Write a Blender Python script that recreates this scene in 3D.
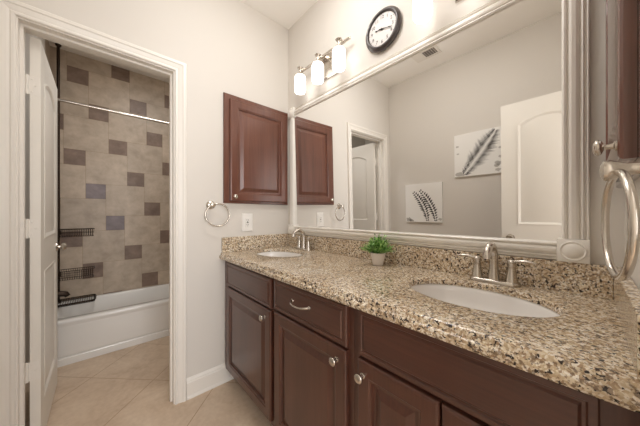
import bpy, bmesh, math, random
from math import pi, sin, cos, radians
from mathutils import Vector, Matrix

for _o in list(bpy.data.objects):
    bpy.data.objects.remove(_o, do_unlink=True)
SC = bpy.context.scene
COL = SC.collection

# ------------------------------------------------------------------ camera, world, lights, exposure
cam_d = bpy.data.cameras.new('camera')
cam = bpy.data.objects.new('camera', cam_d)
COL.objects.link(cam)
cam.location = (1.7097, -1.1860, 1.1676)
cam.rotation_euler = (pi / 2, 0, pi / 2 - 0.7364)
cam_d.sensor_fit = 'HORIZONTAL'
cam_d.sensor_width = 36.0
cam_d.lens = 242.9426 * 36.0 / 640.0
cam_d.shift_y = 1.486 / 640.0
cam_d.clip_start = 0.01
SC.camera = cam

w = bpy.data.worlds.new('world')
SC.world = w
w.use_nodes = True
w.node_tree.nodes['Background'].inputs[0].default_value = (1.0, 0.97, 0.93, 1)
w.node_tree.nodes['Background'].inputs[1].default_value = 0.3

SC.view_settings.view_transform = 'Standard'
SC.view_settings.look = 'None'
SC.view_settings.gamma = 1.0
SC.view_settings.use_curve_mapping = False
SC.view_settings.exposure = 0.23
try:
    SC.cycles.max_bounces = 14
    SC.cycles.diffuse_bounces = 8
    SC.cycles.glossy_bounces = 6
    SC.cycles.use_denoising = True
    SC.cycles.sample_clamp_indirect = 6.0
except Exception:
    pass

SHADE_POWER = 1.5      # radiance of the frosted vanity shades


def area_light(name, loc, rot, sx, sy, watts, color):
    d = bpy.data.lights.new(name, 'AREA')
    d.shape = 'RECTANGLE'
    d.size, d.size_y = sx, sy
    d.energy = watts
    d.color = color
    o = bpy.data.objects.new(name, d)
    o.location = loc
    o.rotation_euler = rot
    COL.objects.link(o)
    return o


# unseen area light added as daylight fill beyond the doorway behind the camera
area_light('doorway_daylight_fill', (3.3, -1.25, 1.45), (0, radians(90), 0), 1.6, 1.2, 52.0, (0.97, 0.98, 1.0))
# added fill lights, no fixture built, over the washroom and the bath alcove
area_light('washroom_fill_area', (0.95, -0.60, 2.725), (0, 0, 0), 0.34, 0.34, 5.0, (1.0, 0.985, 0.965))
_d = bpy.data.lights.new('washroom_fill_point', 'POINT')  # extra unseen point fill, added to brighten the ceiling and upper walls
_d.energy, _d.shadow_soft_size, _d.color = 6.5, 0.08, (1.0, 0.985, 0.965)
_o = bpy.data.objects.new('washroom_fill_point', _d)
_o.location = (0.80, -0.55, 2.46)
COL.objects.link(_o)
area_light('bath_fill_area', (-0.55, -0.75, 2.70), (0, 0, 0), 0.3, 0.5, 8.0, (1.0, 0.99, 0.98))  # unseen fill added to brighten the tub and tiles

# ------------------------------------------------------------------ materials


def srgb(r, g, b):
    def f(c):
        c /= 255.0
        return c / 12.92 if c <= 0.04045 else ((c + 0.055) / 1.055) ** 2.4
    return (f(r), f(g), f(b), 1.0)


def pmat(name, color, rough=0.5, metal=0.0, coat=0.0, spec=0.5):
    m = bpy.data.materials.new(name)
    m.use_nodes = True
    p = m.node_tree.nodes['Principled BSDF']
    p.inputs['Base Color'].default_value = color
    p.inputs['Roughness'].default_value = rough
    p.inputs['Metallic'].default_value = metal
    p.inputs['Specular IOR Level'].default_value = spec
    if coat:
        p.inputs['Coat Weight'].default_value = coat
        p.inputs['Coat Roughness'].default_value = 0.12
    return m


class NT:
    def __init__(s, m):
        s.m = m
        s.t = m.node_tree
        s.p = s.t.nodes['Principled BSDF']

    def n(s, typ, **kw):
        nd = s.t.nodes.new(typ)
        for k, v in kw.items():
            if k in nd.inputs.keys():
                nd.inputs[k].default_value = v
            else:
                setattr(nd, k, v)
        return nd

    def l(s, a, b):
        s.t.links.new(a, b)

    def coord(s, scale=(1, 1, 1), rot=(0, 0, 0), loc=(0, 0, 0), out='Object'):
        tc = s.n('ShaderNodeTexCoord')
        mp = s.n('ShaderNodeMapping')
        mp.inputs['Scale'].default_value = scale
        mp.inputs['Rotation'].default_value = rot
        mp.inputs['Location'].default_value = loc
        s.l(tc.outputs[out], mp.inputs['Vector'])
        return mp.outputs['Vector']

    def ramp(s, fac, stops, interp='LINEAR'):
        r = s.n('ShaderNodeValToRGB')
        r.color_ramp.interpolation = interp
        el = r.color_ramp.elements
        while len(el) < len(stops):
            el.new(0.5)
        for e, (p, c) in zip(el, stops):
            e.position = p
            e.color = c
        s.l(fac, r.inputs['Fac'])
        return r.outputs['Color']

    def math(s, op, a, b=None):
        nd = s.n('ShaderNodeMath', operation=op)
        for i, v in enumerate((a, b)):
            if v is None:
                continue
            if isinstance(v, (int, float)):
                nd.inputs[i].default_value = v
            else:
                s.l(v, nd.inputs[i])
        return nd.outputs[0]

    def mix(s, fac, a, b, blend='MIX'):
        nd = s.n('ShaderNodeMix', data_type='RGBA', blend_type=blend)
        for i, v in ((0, fac), (6, a), (7, b)):
            if isinstance(v, (int, float)):
                nd.inputs[i].default_value = v
            elif isinstance(v, tuple):
                nd.inputs[i].default_value = v
            else:
                s.l(v, nd.inputs[i])
        return nd.outputs[2]

    def bump(s, height, strength=0.2, dist=0.002):
        b = s.n('ShaderNodeBump')
        b.inputs['Strength'].default_value = strength
        b.inputs['Distance'].default_value = dist
        s.l(height, b.inputs['Height'])
        s.l(b.outputs['Normal'], s.p.inputs['Normal'])


def wall_paint(name, col):
    m = pmat(name, col, 0.75, spec=0.25)
    t = NT(m)
    nz = t.n('ShaderNodeTexNoise', Scale=190.0, Detail=3.0)
    t.l(t.coord(), nz.inputs['Vector'])
    t.bump(nz.outputs['Fac'], 0.10, 0.002)
    return m


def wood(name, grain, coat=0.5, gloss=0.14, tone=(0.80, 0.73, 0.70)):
    m = pmat(name, (0.1, 0.04, 0.03, 1), 0.38, coat=coat)
    m.node_tree.nodes['Principled BSDF'].inputs['Coat Roughness'].default_value = gloss
    t = NT(m)
    sc = (26, 26, 1.6) if grain == 'z' else (1.6, 26, 26)
    v = t.coord(scale=sc)
    n1 = t.n('ShaderNodeTexNoise', Scale=1.0, Detail=5.0, Roughness=0.6, Distortion=0.6)
    t.l(v, n1.inputs['Vector'])
    sc2 = (90, 90, 3.0) if grain == 'z' else (3.0, 90, 90)
    n2 = t.n('ShaderNodeTexNoise', Scale=1.6, Detail=3.0)
    t.l(t.coord(scale=sc2), n2.inputs['Vector'])
    n3 = t.n('ShaderNodeTexNoise', Scale=4.0, Detail=2.0)
    t.l(t.coord(), n3.inputs['Vector'])
    c1 = t.ramp(n1.outputs['Fac'], [(0.25, (0.061, 0.0225, 0.0140, 1)), (0.5, (0.101, 0.0385, 0.0240, 1)), (0.78, (0.150, 0.0590, 0.0370, 1))])
    c2 = t.mix(0.28, c1, t.ramp(n2.outputs['Fac'], [(0.35, (0.052, 0.018, 0.011, 1)), (0.7, (0.158, 0.063, 0.040, 1))]))
    c3 = t.mix(0.30, c2, t.ramp(n3.outputs['Fac'], [(0.3, (0.068, 0.023, 0.013, 1)), (0.7, (0.142, 0.053, 0.032, 1))]))
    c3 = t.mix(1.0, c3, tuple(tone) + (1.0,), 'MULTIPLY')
    t.l(c3, t.p.inputs['Base Color'])
    t.bump(n2.outputs['Fac'], 0.05, 0.001)
    return m


def granite(name):
    m = pmat(name, (0.5, 0.4, 0.3, 1), 0.11, spec=0.6)
    t = NT(m)
    v = t.coord()
    dn = t.n('ShaderNodeTexNoise', Scale=45.0, Detail=3.0)
    t.l(v, dn.inputs['Vector'])
    dv = t.n('ShaderNodeVectorMath', operation='MULTIPLY_ADD')
    t.l(dn.outputs['Color'], dv.inputs[0])
    dv.inputs[1].default_value = (0.016, 0.016, 0.016)
    t.l(v, dv.inputs[2])
    vo = t.n('ShaderNodeTexVoronoi', Scale=215.0)
    t.l(dv.outputs[0], vo.inputs['Vector'])
    sep = t.n('ShaderNodeSeparateColor')
    t.l(vo.outputs['Color'], sep.inputs[0])
    cream, tan = srgb(230, 217, 194), srgb(199, 178, 147)
    c = t.ramp(sep.outputs[0], [(0.0, srgb(240, 232, 218)), (0.22, cream), (0.42, srgb(212, 194, 164)), (0.60, tan), (0.80, srgb(168, 142, 114))], 'CONSTANT')
    # soft clouds of warmer / paler ground
    cl = t.n('ShaderNodeTexNoise', Scale=14.0, Detail=4.0)
    t.l(v, cl.inputs['Vector'])
    c = t.mix(t.ramp(cl.outputs['Fac'], [(0.46, (0, 0, 0, 1)), (0.70, (0.45, 0.45, 0.45, 1))]), c, srgb(182, 156, 124))
    # grey brown patches
    pn = t.n('ShaderNodeTexNoise', Scale=100.0, Detail=4.0, Roughness=0.65)
    t.l(v, pn.inputs['Vector'])
    c = t.mix(t.ramp(pn.outputs['Fac'], [(0.53, (0, 0, 0, 1)), (0.585, (0.8, 0.8, 0.8, 1))]), c, srgb(120, 98, 78))
    # dark flecks
    fn = t.n('ShaderNodeTexNoise', Scale=115.0, Detail=2.0, Roughness=0.5, Distortion=0.5)
    t.l(t.coord(loc=(3.1, 1.7, 0.4)), fn.inputs['Vector'])
    c = t.mix(t.ramp(fn.outputs['Fac'], [(0.592, (0, 0, 0, 1)), (0.626, (1, 1, 1, 1))]), c, srgb(52, 42, 38))
    t.l(c, t.p.inputs['Base Color'])
    return m


def floor_mat():
    m = pmat('travertine_floor_tile', (0.5, 0.4, 0.3, 1), 0.42, spec=0.35)
    t = NT(m)
    tc = t.n('ShaderNodeTexCoord')
    sx = t.n('ShaderNodeSeparateXYZ')
    t.l(tc.outputs['Object'], sx.inputs[0])
    X, Y = sx.outputs[0], sx.outputs[1]
    S = 0.65

    def edge(e, off):
        fr = t.math('FRACT', t.math('ADD', t.math('DIVIDE', t.math('ADD', e, off), S), 50.0))
        return t.math('ABSOLUTE', t.math('SUBTRACT', fr, 0.5))
    a = edge(t.math('ADD', X, Y), 0.605)
    b = edge(t.math('SUBTRACT', X, Y), -0.555)
    g = t.math('GREATER_THAN', t.math('MAXIMUM', a, b), 0.5 - 0.0055)
    n1 = t.n('ShaderNodeTexNoise', Scale=3.4, Detail=6.0, Roughness=0.62, Distortion=0.8)
    t.l(t.coord(scale=(1, 1, 1), rot=(0, 0, radians(45))), n1.inputs['Vector'])
    n2 = t.n('ShaderNodeTexNoise', Scale=38.0, Detail=3.0)
    t.l(t.coord(), n2.inputs['Vector'])
    c = t.ramp(n1.outputs['Fac'], [(0.28, srgb(176, 152, 130)), (0.5, srgb(200, 178, 155)), (0.75, srgb(216, 197, 175))])
    c = t.mix(0.16, c, t.ramp(n2.outputs['Fac'], [(0.35, srgb(168, 142, 118)), (0.65, srgb(214, 195, 172))]))
    c = t.mix(g, c, srgb(166, 140, 115))
    t.l(c, t.p.inputs['Base Color'])
    inv = t.math('SUBTRACT', 1.0, g)
    t.bump(inv, 0.25, 0.002)
    return m


def tile_mat(name, lo, hi):
    m = pmat(name, lo, 0.40, spec=0.4)
    t = NT(m)
    n1 = t.n('ShaderNodeTexNoise', Scale=1.0, Detail=6.0, Roughness=0.62, Distortion=0.2)
    t.l(t.coord(scale=(9, 9, 10)), n1.inputs['Vector'])
    c = t.ramp(n1.outputs['Fac'], [(0.3, lo), (0.72, hi)])
    ge = t.n('ShaderNodeNewGeometry')
    k = t.ramp(ge.outputs['Random Per Island'], [(0.0, (0.90, 0.90, 0.90, 1)), (1.0, (1.06, 1.05, 1.03, 1))])
    c = t.mix(1.0, c, k, 'MULTIPLY')
    t.l(c, t.p.inputs['Base Color'])
    return m


def metal(name, col, rough):
    return pmat(name, col, rough, 1.0)


WALL = wall_paint('beige_wall_paint', srgb(215, 209.5, 202))
CEIL = wall_paint('ceiling_paint', srgb(243, 240, 235))
TRIM = pmat('white_trim_paint', srgb(229, 224, 216), 0.38)
DOORP = pmat('white_door_paint', srgb(228, 223, 214), 0.36)
WOODV = wood('cherry_wood_upright_grain', 'z')  # vanity tone lowered to carry the dimmer light under the counter
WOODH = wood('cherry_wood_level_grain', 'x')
WOODLIT = wood('lit_cherry_wood', 'z', 0.4, 0.22, (1.30, 1.20, 1.12))  # same cherry, tone raised to carry the vanity lights' brightness
WOODG = wood('polished_lit_cherry_wood', 'z', 1.0, 0.05, (1.30, 1.20, 1.12))  # glossier varnish; tone raised the same way for stronger light
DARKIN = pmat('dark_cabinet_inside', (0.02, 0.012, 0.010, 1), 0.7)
GRAN = granite('speckled_granite')
FLOOR = floor_mat()
TILE = tile_mat('beige_wall_tile', srgb(172, 156, 138), srgb(204, 188, 170))
TILEB = tile_mat('brown_accent_tile', srgb(112, 92, 80), srgb(146, 126, 112))
TILEG = tile_mat('blue_grey_accent_tile', srgb(110, 98, 100), srgb(142, 130, 132))
GROUT = pmat('tile_grout', srgb(158, 138, 116), 0.85)
NICKEL = metal('brushed_nickel', srgb(205, 198, 188), 0.24)
CHROME = metal('polished_chrome', srgb(215, 212, 208), 0.10)
BRONZE = metal('dark_bronze', srgb(62, 52, 46), 0.40)
PORC = pmat('white_porcelain', srgb(236, 233, 230), 0.10, coat=0.5)
TUBM = pmat('white_tub_enamel', srgb(232, 230, 226), 0.16, coat=0.3)
FRAMEM = pmat('white_mirror_frame', srgb(238, 234, 227), 0.34, coat=0.15)
MIRROR = metal('mirror_glass', (0.93, 0.925, 0.91, 1), 0.0)
PLASTIC = pmat('white_plastic', srgb(236, 233, 228), 0.35)
SLOT = pmat('dark_slot', srgb(120, 114, 108), 0.5)
CLOCKRIM = pmat('dark_clock_case', srgb(62, 54, 52), 0.35, coat=0.3)
CLOCKFACE = pmat('clock_dial_paper', srgb(214, 208, 204), 0.5)
INK = pmat('black_ink', srgb(34, 31, 31), 0.6)
POT = pmat('white_ceramic_pot', srgb(240, 234, 228), 0.35)
SOIL = pmat('dark_soil', srgb(60, 48, 36), 0.9)
CANVAS = pmat('white_canvas', srgb(236, 234, 230), 0.8)
FERN = pmat('grey_fern_paint', srgb(66, 62, 60), 0.8)
FERNL = pmat('pale_grey_paint', srgb(188, 184, 178), 0.8)


def leaf_mat():
    m = pmat('green_leaf', srgb(90, 150, 60), 0.45)
    t = NT(m)
    ge = t.n('ShaderNodeNewGeometry')
    c = t.ramp(ge.outputs['Random Per Island'], [(0.0, srgb(58, 110, 44)), (0.35, srgb(100, 158, 68)), (0.7, srgb(158, 204, 112)), (1.0, srgb(208, 230, 172))])
    t.l(c, t.p.inputs['Base Color'])
    return m


LEAF = leaf_mat()


def shade_mat():
    m = pmat('lit_frosted_glass', (0.92, 0.90, 0.87, 1), 0.35)
    t = NT(m)
    tc = t.n('ShaderNodeTexCoord')
    sx = t.n('ShaderNodeSeparateXYZ')
    t.l(tc.outputs['Object'], sx.inputs[0])
    mr = t.n('ShaderNodeMapRange')
    mr.inputs[1].default_value = -0.0      # bottom of the shade, where the bulb sits
    mr.inputs[2].default_value = 0.133
    mr.inputs[3].default_value = SHADE_POWER * 1.5
    mr.inputs[4].default_value = SHADE_POWER * 0.5
    t.l(sx.outputs[2], mr.inputs[0])
    t.p.inputs['Emission Color'].default_value = (1.0, 0.97, 0.94, 1)
    t.l(mr.outputs[0], t.p.inputs['Emission Strength'])
    return m


SHADE = shade_mat()

# ------------------------------------------------------------------ mesh helpers


def root(name, loc, label=None, cat=None, group=None, kind=None):
    o = bpy.data.objects.new(name, None)
    COL.objects.link(o)
    o.location = loc
    o.empty_display_size = 0.05
    tag(o, label, cat, group, kind)
    return o


def tag(o, label=None, cat=None, group=None, kind=None):
    if label:
        o['label'] = label
    if cat:
        o['category'] = cat
    if group:
        o['group'] = group
    if kind:
        o['kind'] = kind
    return o


def worldloc(o):
    v = Vector(o.location)
    while o.parent:
        o = o.parent
        v += Vector(o.location)
    return v


def obj(name, bm, mat, parent=None, at=None, smooth=False, angle=35):
    """Link a bmesh given in WORLD coordinates as one mesh object; its origin is at `at` (or its parent's origin)."""
    me = bpy.data.meshes.new(name)
    o = bpy.data.objects.new(name, me)
    COL.objects.link(o)
    base = worldloc(parent) if parent else Vector((0, 0, 0))
    org = Vector(at) if at is not None else base
    bmesh.ops.recalc_face_normals(bm, faces=bm.faces[:])
    bmesh.ops.translate(bm, verts=bm.verts[:], vec=-org)
    if smooth:
        lim = radians(angle)
        for f in bm.faces:
            f.smooth = True
        for e in bm.edges:
            if len(e.link_faces) != 2 or e.calc_face_angle(0) > lim:
                e.smooth = False
    bm.to_mesh(me)
    bm.free()
    for m in (mat if isinstance(mat, (list, tuple)) else [mat]):
        me.materials.append(m)
    o.location = org - base
    if parent:
        o.parent = parent
    return o


def box(bm, x0, x1, y0, y1, z0, z1, bev=0.0):
    b = bmesh.new()
    bmesh.ops.create_cube(b, size=1.0)
    for v in b.verts:
        v.co = Vector((x0 + (v.co.x + .5) * (x1 - x0), y0 + (v.co.y + .5) * (y1 - y0), z0 + (v.co.z + .5) * (z1 - z0)))
    if bev:
        bmesh.ops.bevel(b, geom=b.edges[:], offset=bev, segments=2, profile=0.5, affect='EDGES')
    join(bm, b)


def join(bm, b):
    me = bpy.data.meshes.new('tmp')
    b.to_mesh(me)
    b.free()
    bm.from_mesh(me)
    bpy.data.meshes.remove(me)


def B(*a, **k):
    bm = bmesh.new()
    box(bm, *a, **k)
    return bm


def frame_axes(d):
    d = Vector(d).normalized()
    up = Vector((0, 0, 1)) if abs(d.z) < 0.95 else Vector((1, 0, 0))
    a = d.cross(up).normalized()
    return a, a.cross(d).normalized()


def tube(bm, pts, rads, n=12, closed=False, flat=1.0):
    pts = [Vector(p) for p in pts]
    if isinstance(rads, (int, float)):
        rads = [rads] * len(pts)
    rings = []
    N = len(pts)
    prev = None
    for i, p in enumerate(pts):
        if closed:
            d = pts[(i + 1) % N] - pts[i - 1]
        else:
            d = pts[min(i + 1, N - 1)] - pts[max(i - 1, 0)]
        d.normalize()
        if prev is None:
            a, b = frame_axes(d)
        else:
            a = (prev - d * prev.dot(d))
            a.normalize()
            b = a.cross(d).normalized()
        prev = a
        rings.append([bm.verts.new(p + (a * cos(2 * pi * k / n) + b * (sin(2 * pi * k / n) * flat)) * rads[i]) for k in range(n)])
    M = N if closed else N - 1
    for i in range(M):
        r0, r1 = rings[i], rings[(i + 1) % N]
        off = 0
        if closed and i == N - 1:     # match the twist on closing
            off = min(range(n), key=lambda s: (r1[s].co - r0[0].co).length)
        for k in range(n):
            bm.faces.new((r0[k], r0[(k + 1) % n], r1[(k + 1 + off) % n], r1[(k + off) % n]))
    if not closed:
        bm.faces.new(rings[0][::-1])
        bm.faces.new(rings[-1])


def lathe(bm, base, axis, prof, n=24, sy=1.0):
    """prof: list of (radius, distance along axis)."""
    base = Vector(base)
    ax = Vector(axis).normalized()
    a, b = frame_axes(ax)
    rings = []
    for r, h in prof:
        if r < 1e-6:
            rings.append([bm.verts.new(base + ax * h)])
        else:
            rings.append([bm.verts.new(base + ax * h + (a * cos(2 * pi * k / n) + b * (sin(2 * pi * k / n) * sy)) * r) for k in range(n)])
    for r0, r1 in zip(rings, rings[1:]):
        if len(r0) == 1 and len(r1) == 1:
            continue
        for k in range(n):
            k2 = (k + 1) % n
            if len(r0) == 1:
                bm.faces.new((r0[0], r1[k2], r1[k]))
            elif len(r1) == 1:
                bm.faces.new((r0[k], r0[k2], r1[0]))
            else:
                bm.faces.new((r0[k], r0[k2], r1[k2], r1[k]))
    if len(rings[0]) > 1:
        bm.faces.new(rings[0][::-1])
    if len(rings[-1]) > 1:
        bm.faces.new(rings[-1])


def L(base, axis, prof, n=24, sy=1.0):
    bm = bmesh.new()
    lathe(bm, base, axis, prof, n, sy)
    return bm


def nested(bm, M, loops, cap0=True, cap1=True):
    """loops: lists of (u, w, d) of equal length; M maps (u, w, d) to world."""
    rs = [[bm.verts.new(M(*p)) for p in lp] for lp in loops]
    n = len(rs[0])
    for r0, r1 in zip(rs, rs[1:]):
        for k in range(n):
            try:
                bm.faces.new((r0[k], r0[(k + 1) % n], r1[(k + 1) % n], r1[k]))
            except ValueError:
                pass
    if cap0:
        bm.faces.new(rs[0][::-1])
    if cap1:
        bm.faces.new(rs[-1])


def rect(u0, u1, w0, w1, i, d):
    return [(u0 + i, w0 + i, d), (u1 - i, w0 + i, d), (u1 - i, w1 - i, d), (u0 + i, w1 - i, d)]


def sweep_profile(bm, prof, P0, P1, A, Bv):
    """Straight extrusion of profile [(a, b)] from P0 to P1 in axes A, Bv."""
    P0, P1, A, Bv = Vector(P0), Vector(P1), Vector(A), Vector(Bv)
    r0 = [bm.verts.new(P0 + A * a + Bv * b) for a, b in prof]
    r1 = [bm.verts.new(P1 + A * a + Bv * b) for a, b in prof]
    n = len(prof)
    for k in range(n):
        bm.faces.new((r0[k], r0[(k + 1) % n], r1[(k + 1) % n], r1[k]))
    bm.faces.new(r0[::-1])
    bm.faces.new(r1)


def struct(name, bm, mat, **k):
    o = obj(name, bm, mat, **k)
    o['kind'] = 'structure'
    return o


# ------------------------------------------------------------------ room shell
HC = 2.737          # ceiling
XR = 1.785          # right wall face
YB = -1.605         # back wall face
TW = 0.115          # wall thickness
XT = -1.65          # tiled wall of the bath
YTL = -1.53         # left wall of the bath
OY0, OY1, OZ = -1.457, -0.85, 2.045      # opening to the bath
RY0, RY1 = -1.372, -0.735               # doorway behind the camera

struct('floor', B(-1.8, 4.2, -2.6, 0.12, -0.05, 0.0), FLOOR)
struct('ceiling', B(-1.8, 4.2, -2.6, 0.12, HC, HC + 0.06), CEIL)
struct('wall_mirror', B(-TW, XR + TW, 0.0, 0.11, 0, HC), WALL)
bm = bmesh.new()
JT = 0.0125         # jamb boards line the rough openings
box(bm, -TW, 0, OY1 + JT, 0, 0, HC)
box(bm, -TW, 0, -2.45, OY0 - JT, 0, HC)
box(bm, -TW, 0, OY0 - JT, OY1 + JT, OZ + JT, HC)
struct('wall_far', bm, WALL)
struct('wall_back', B(0, XR + TW, YB - TW, YB, 0, HC), WALL)
bm = bmesh.new()
box(bm, XR, XR + TW, RY1 + JT, 0, 0, HC)
box(bm, XR, XR + TW, YB, RY0 - JT, 0, HC)
box(bm, XR, XR + TW, RY0 - JT, RY1 + JT, OZ + JT, HC)
struct('wall_right', bm, WALL)
# bedroom beyond the doorway
bm = bmesh.new()
box(bm, 4.1, 4.2, -2.6, 0.12, 0, HC)
box(bm, XR + TW, 4.2, 0.0, 0.12, 0, HC)
box(bm, XR + TW, 4.2, -2.6, -2.5, 0, HC)
box(bm, XR, XR + TW, -2.6, YB, 0, HC)
struct('wall_bedroom', bm, WALL)

# ---- bath room beyond the opening: tiled walls laid in a hopscotch pattern
TA, TB_ = 0.3245, 0.1515


def clip(poly, x0, x1, y0, y1):
    def cut(p, f, g):
        out = []
        for i in range(len(p)):
            a, b = p[i - 1], p[i]
            if f(a) >= 0:
                if f(b) >= 0:
                    out.append(b)
                else:
                    out.append(g(a, b))
            elif f(b) >= 0:
                out.append(g(a, b))
                out.append(b)
        return out

    def mk(ax, s, c):
        f = lambda p: s * (p[ax] - c)
        def g(a, b):
            t = f(a) / (f(a) - f(b))
            return (a[0] + t * (b[0] - a[0]), a[1] + t * (b[1] - a[1]))
        return f, g
    for ax, s, c in ((0, 1, x0), (0, -1, x1), (1, 1, y0), (1, -1, y1)):
        if not poly:
            break
        poly = cut(poly, *mk(ax, s, c))
    return poly


def tiled_wall(name, u0, u1, w0, w1, M, cu, cw, thick):
    """Wall slab with individually cut tiles; M(u, w, d): d>0 out of the wall."""
    bm = bmesh.new()
    nested(bm, M, [rect(u0, u1, w0, w1, 0, -thick), rect(u0, u1, w0, w1, 0, -0.0015)])
    for f in bm.faces:
        f.material_index = 3
    rnd = random.Random(7)
    g = 0.0012
    for i in range(-14, 15):
        for j in range(-14, 15):
            px = cu - TB_ / 2 + i * TA + j * TB_
            py = cw - TB_ / 2 + i * TB_ - j * TA
            for kind, (a, b, c, d) in (('s', (px, px + TB_, py, py + TB_)), ('b', (px + TB_, px + TB_ + TA, py + TB_ - TA, py + TB_))):
                q = clip([(a + g, c + g), (b - g, c + g), (b - g, d - g), (a + g, d - g)], u0, u1, w0, w1)
                if len(q) < 3:
                    continue
                top = [bm.verts.new(M(x, y, 0.0)) for x, y in q]
                low = [bm.verts.new(M(x, y, -0.0012)) for x, y in q]
                fs = [bm.faces.new(top)]
                for k in range(len(q)):
                    fs.append(bm.faces.new((top[k], top[(k + 1) % len(q)], low[(k + 1) % len(q)], low[k])))
                mi = 0
                if kind == 's':
                    mi = 2 if (i, j) in ((0, 0), (0, -1)) else 1
                for f in fs:
                    f.material_index = mi
    return struct(name, bm, [TILE, TILEB, TILEG, GROUT])


tiled_wall('wall_tub_back', YTL, 0.0, 0, HC, lambda u, w_, d: Vector((XT + d, u, w_)), -1.063, 1.078, 0.1)
tiled_wall('wall_tub_left', XT, -1.39, 0, HC, lambda u, w_, d: Vector((u, YTL + d, w_)), -1.45, 1.23, 0.1)
tiled_wall('wall_tub_right', XT, -1.02, 0, HC, lambda u, w_, d: Vector((u, 0.0 - d, w_)), -1.40, 1.10, 0.1)
struct('wall_bath_wing', B(XT, -0.955, -2.45, YTL - 0.101, 0, HC), WALL)
struct('wall_tub_end', B(-1.388, -0.955, YTL - 0.1, YTL, 0, HC), WALL)
struct('wall_bath_left', B(-0.955, -TW, -2.45, -2.35, 0, HC), WALL)
struct('wall_bath_right', B(-1.02, -TW, 0.004, 0.1, 0, HC), WALL)

# ---- trim: casings, jambs, baseboards
CAS = [(0, 0), (0, 0.008), (0.004, 0.012), (0.012, 0.012), (0.016, 0.009), (0.024, 0.012), (0.040, 0.016), (0.044, 0.020), (0.058, 0.020), (0.062, 0.016), (0.062, 0)]


def casing(name, xf, sgn, y0, y1, ztop, wth=0.062):
    """Casing on an x = xf wall, projecting along sgn*x, around an opening y0..y1 up to ztop (mitred)."""
    bm = bmesh.new()
    r = 0.006
    k = wth / 0.062
    loops = []
    for a, b in CAS:
        o = r + a * k
        loops.append([(y0 - o, 0, b), (y0 - o, ztop + o, b), (y1 + o, ztop + o, b), (y1 + o, 0, b)])
    vs = [[bm.verts.new((xf + sgn * d, u, w_)) for u, w_, d in lp] for lp in loops]
    n = len(vs)
    for i in range(n):
        r0, r1 = vs[i], vs[(i + 1) % n]
        for j in range(3):
            bm.faces.new((r0[j], r0[j + 1], r1[j + 1], r1[j]))
    bm.faces.new([v[0] for v in vs])
    bm.faces.new([v[3] for v in vs][::-1])
    return struct(name, bm, TRIM)


def jamb(name, x0, x1, y0, y1, ztop, stop_x0, stop_x1):
    bm = bmesh.new()
    t = 0.012
    box(bm, x0, x1, y0 - t, y0, 0, ztop + t)
    box(bm, x0, x1, y1, y1 + t, 0, ztop + t)
    box(bm, x0, x1, y0, y1, ztop, ztop + t)
    s = 0.011
    box(bm, stop_x0, stop_x1, y0, y0 + s, 0, ztop - s)
    box(bm, stop_x0, stop_x1, y1 - s, y1, 0, ztop - s)
    box(bm, stop_x0, stop_x1, y0, y1, ztop - s, ztop)
    return struct(name, bm, TRIM)


casing('trim_1', 0.0, 1, OY0, OY1, OZ)
casing('trim_2', -TW, -1, OY0, OY1, OZ)
jamb('trim_3', -TW, 0.0, OY0, OY1, OZ, -0.068, -0.036)
casing('trim_4', XR, -1, RY0, RY1, OZ, 0.062)
jamb('trim_5', XR, XR + TW, RY0, RY1, OZ, XR + 0.045, XR + 0.08)

BASE = [(0, 0), (0.020, 0), (0.020, 0.010), (0.014, 0.020), (0.014, 0.100), (0.011, 0.106), (0.011, 0.112), (0.007, 0.120), (0.003, 0.128), (0, 0.128)]
bm = bmesh.new()
sweep_profile(bm, BASE, (0.0, OY1 + 0.07, 0), (0.0, -0.45, 0), (1, 0, 0), (0, 0, 1))
struct('baseboard_far', bm, TRIM)
bm = bmesh.new()
sweep_profile(bm, BASE, (0.0, YB, 0), (XR, YB, 0), (0, 1, 0), (0, 0, 1))
struct('baseboard_back', bm, TRIM)

# ------------------------------------------------------------------ doors


def arch_loop(u0, u1, w0, w1, i, d, rise, n=13):
    """Rectangle with an arched head: corners at w1-rise, crown at w1."""
    pts = [(u0 + i, w0 + i, d), (u1 - i, w0 + i, d)]
    for k in range(n):
        s = k / (n - 1)
        u = (u1 - i) + (u0 - u1 + 2 * i) * s
        q = 2 * s - 1
        pts.append((u, w1 - i - rise * (q * q), d))
    return pts


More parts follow.
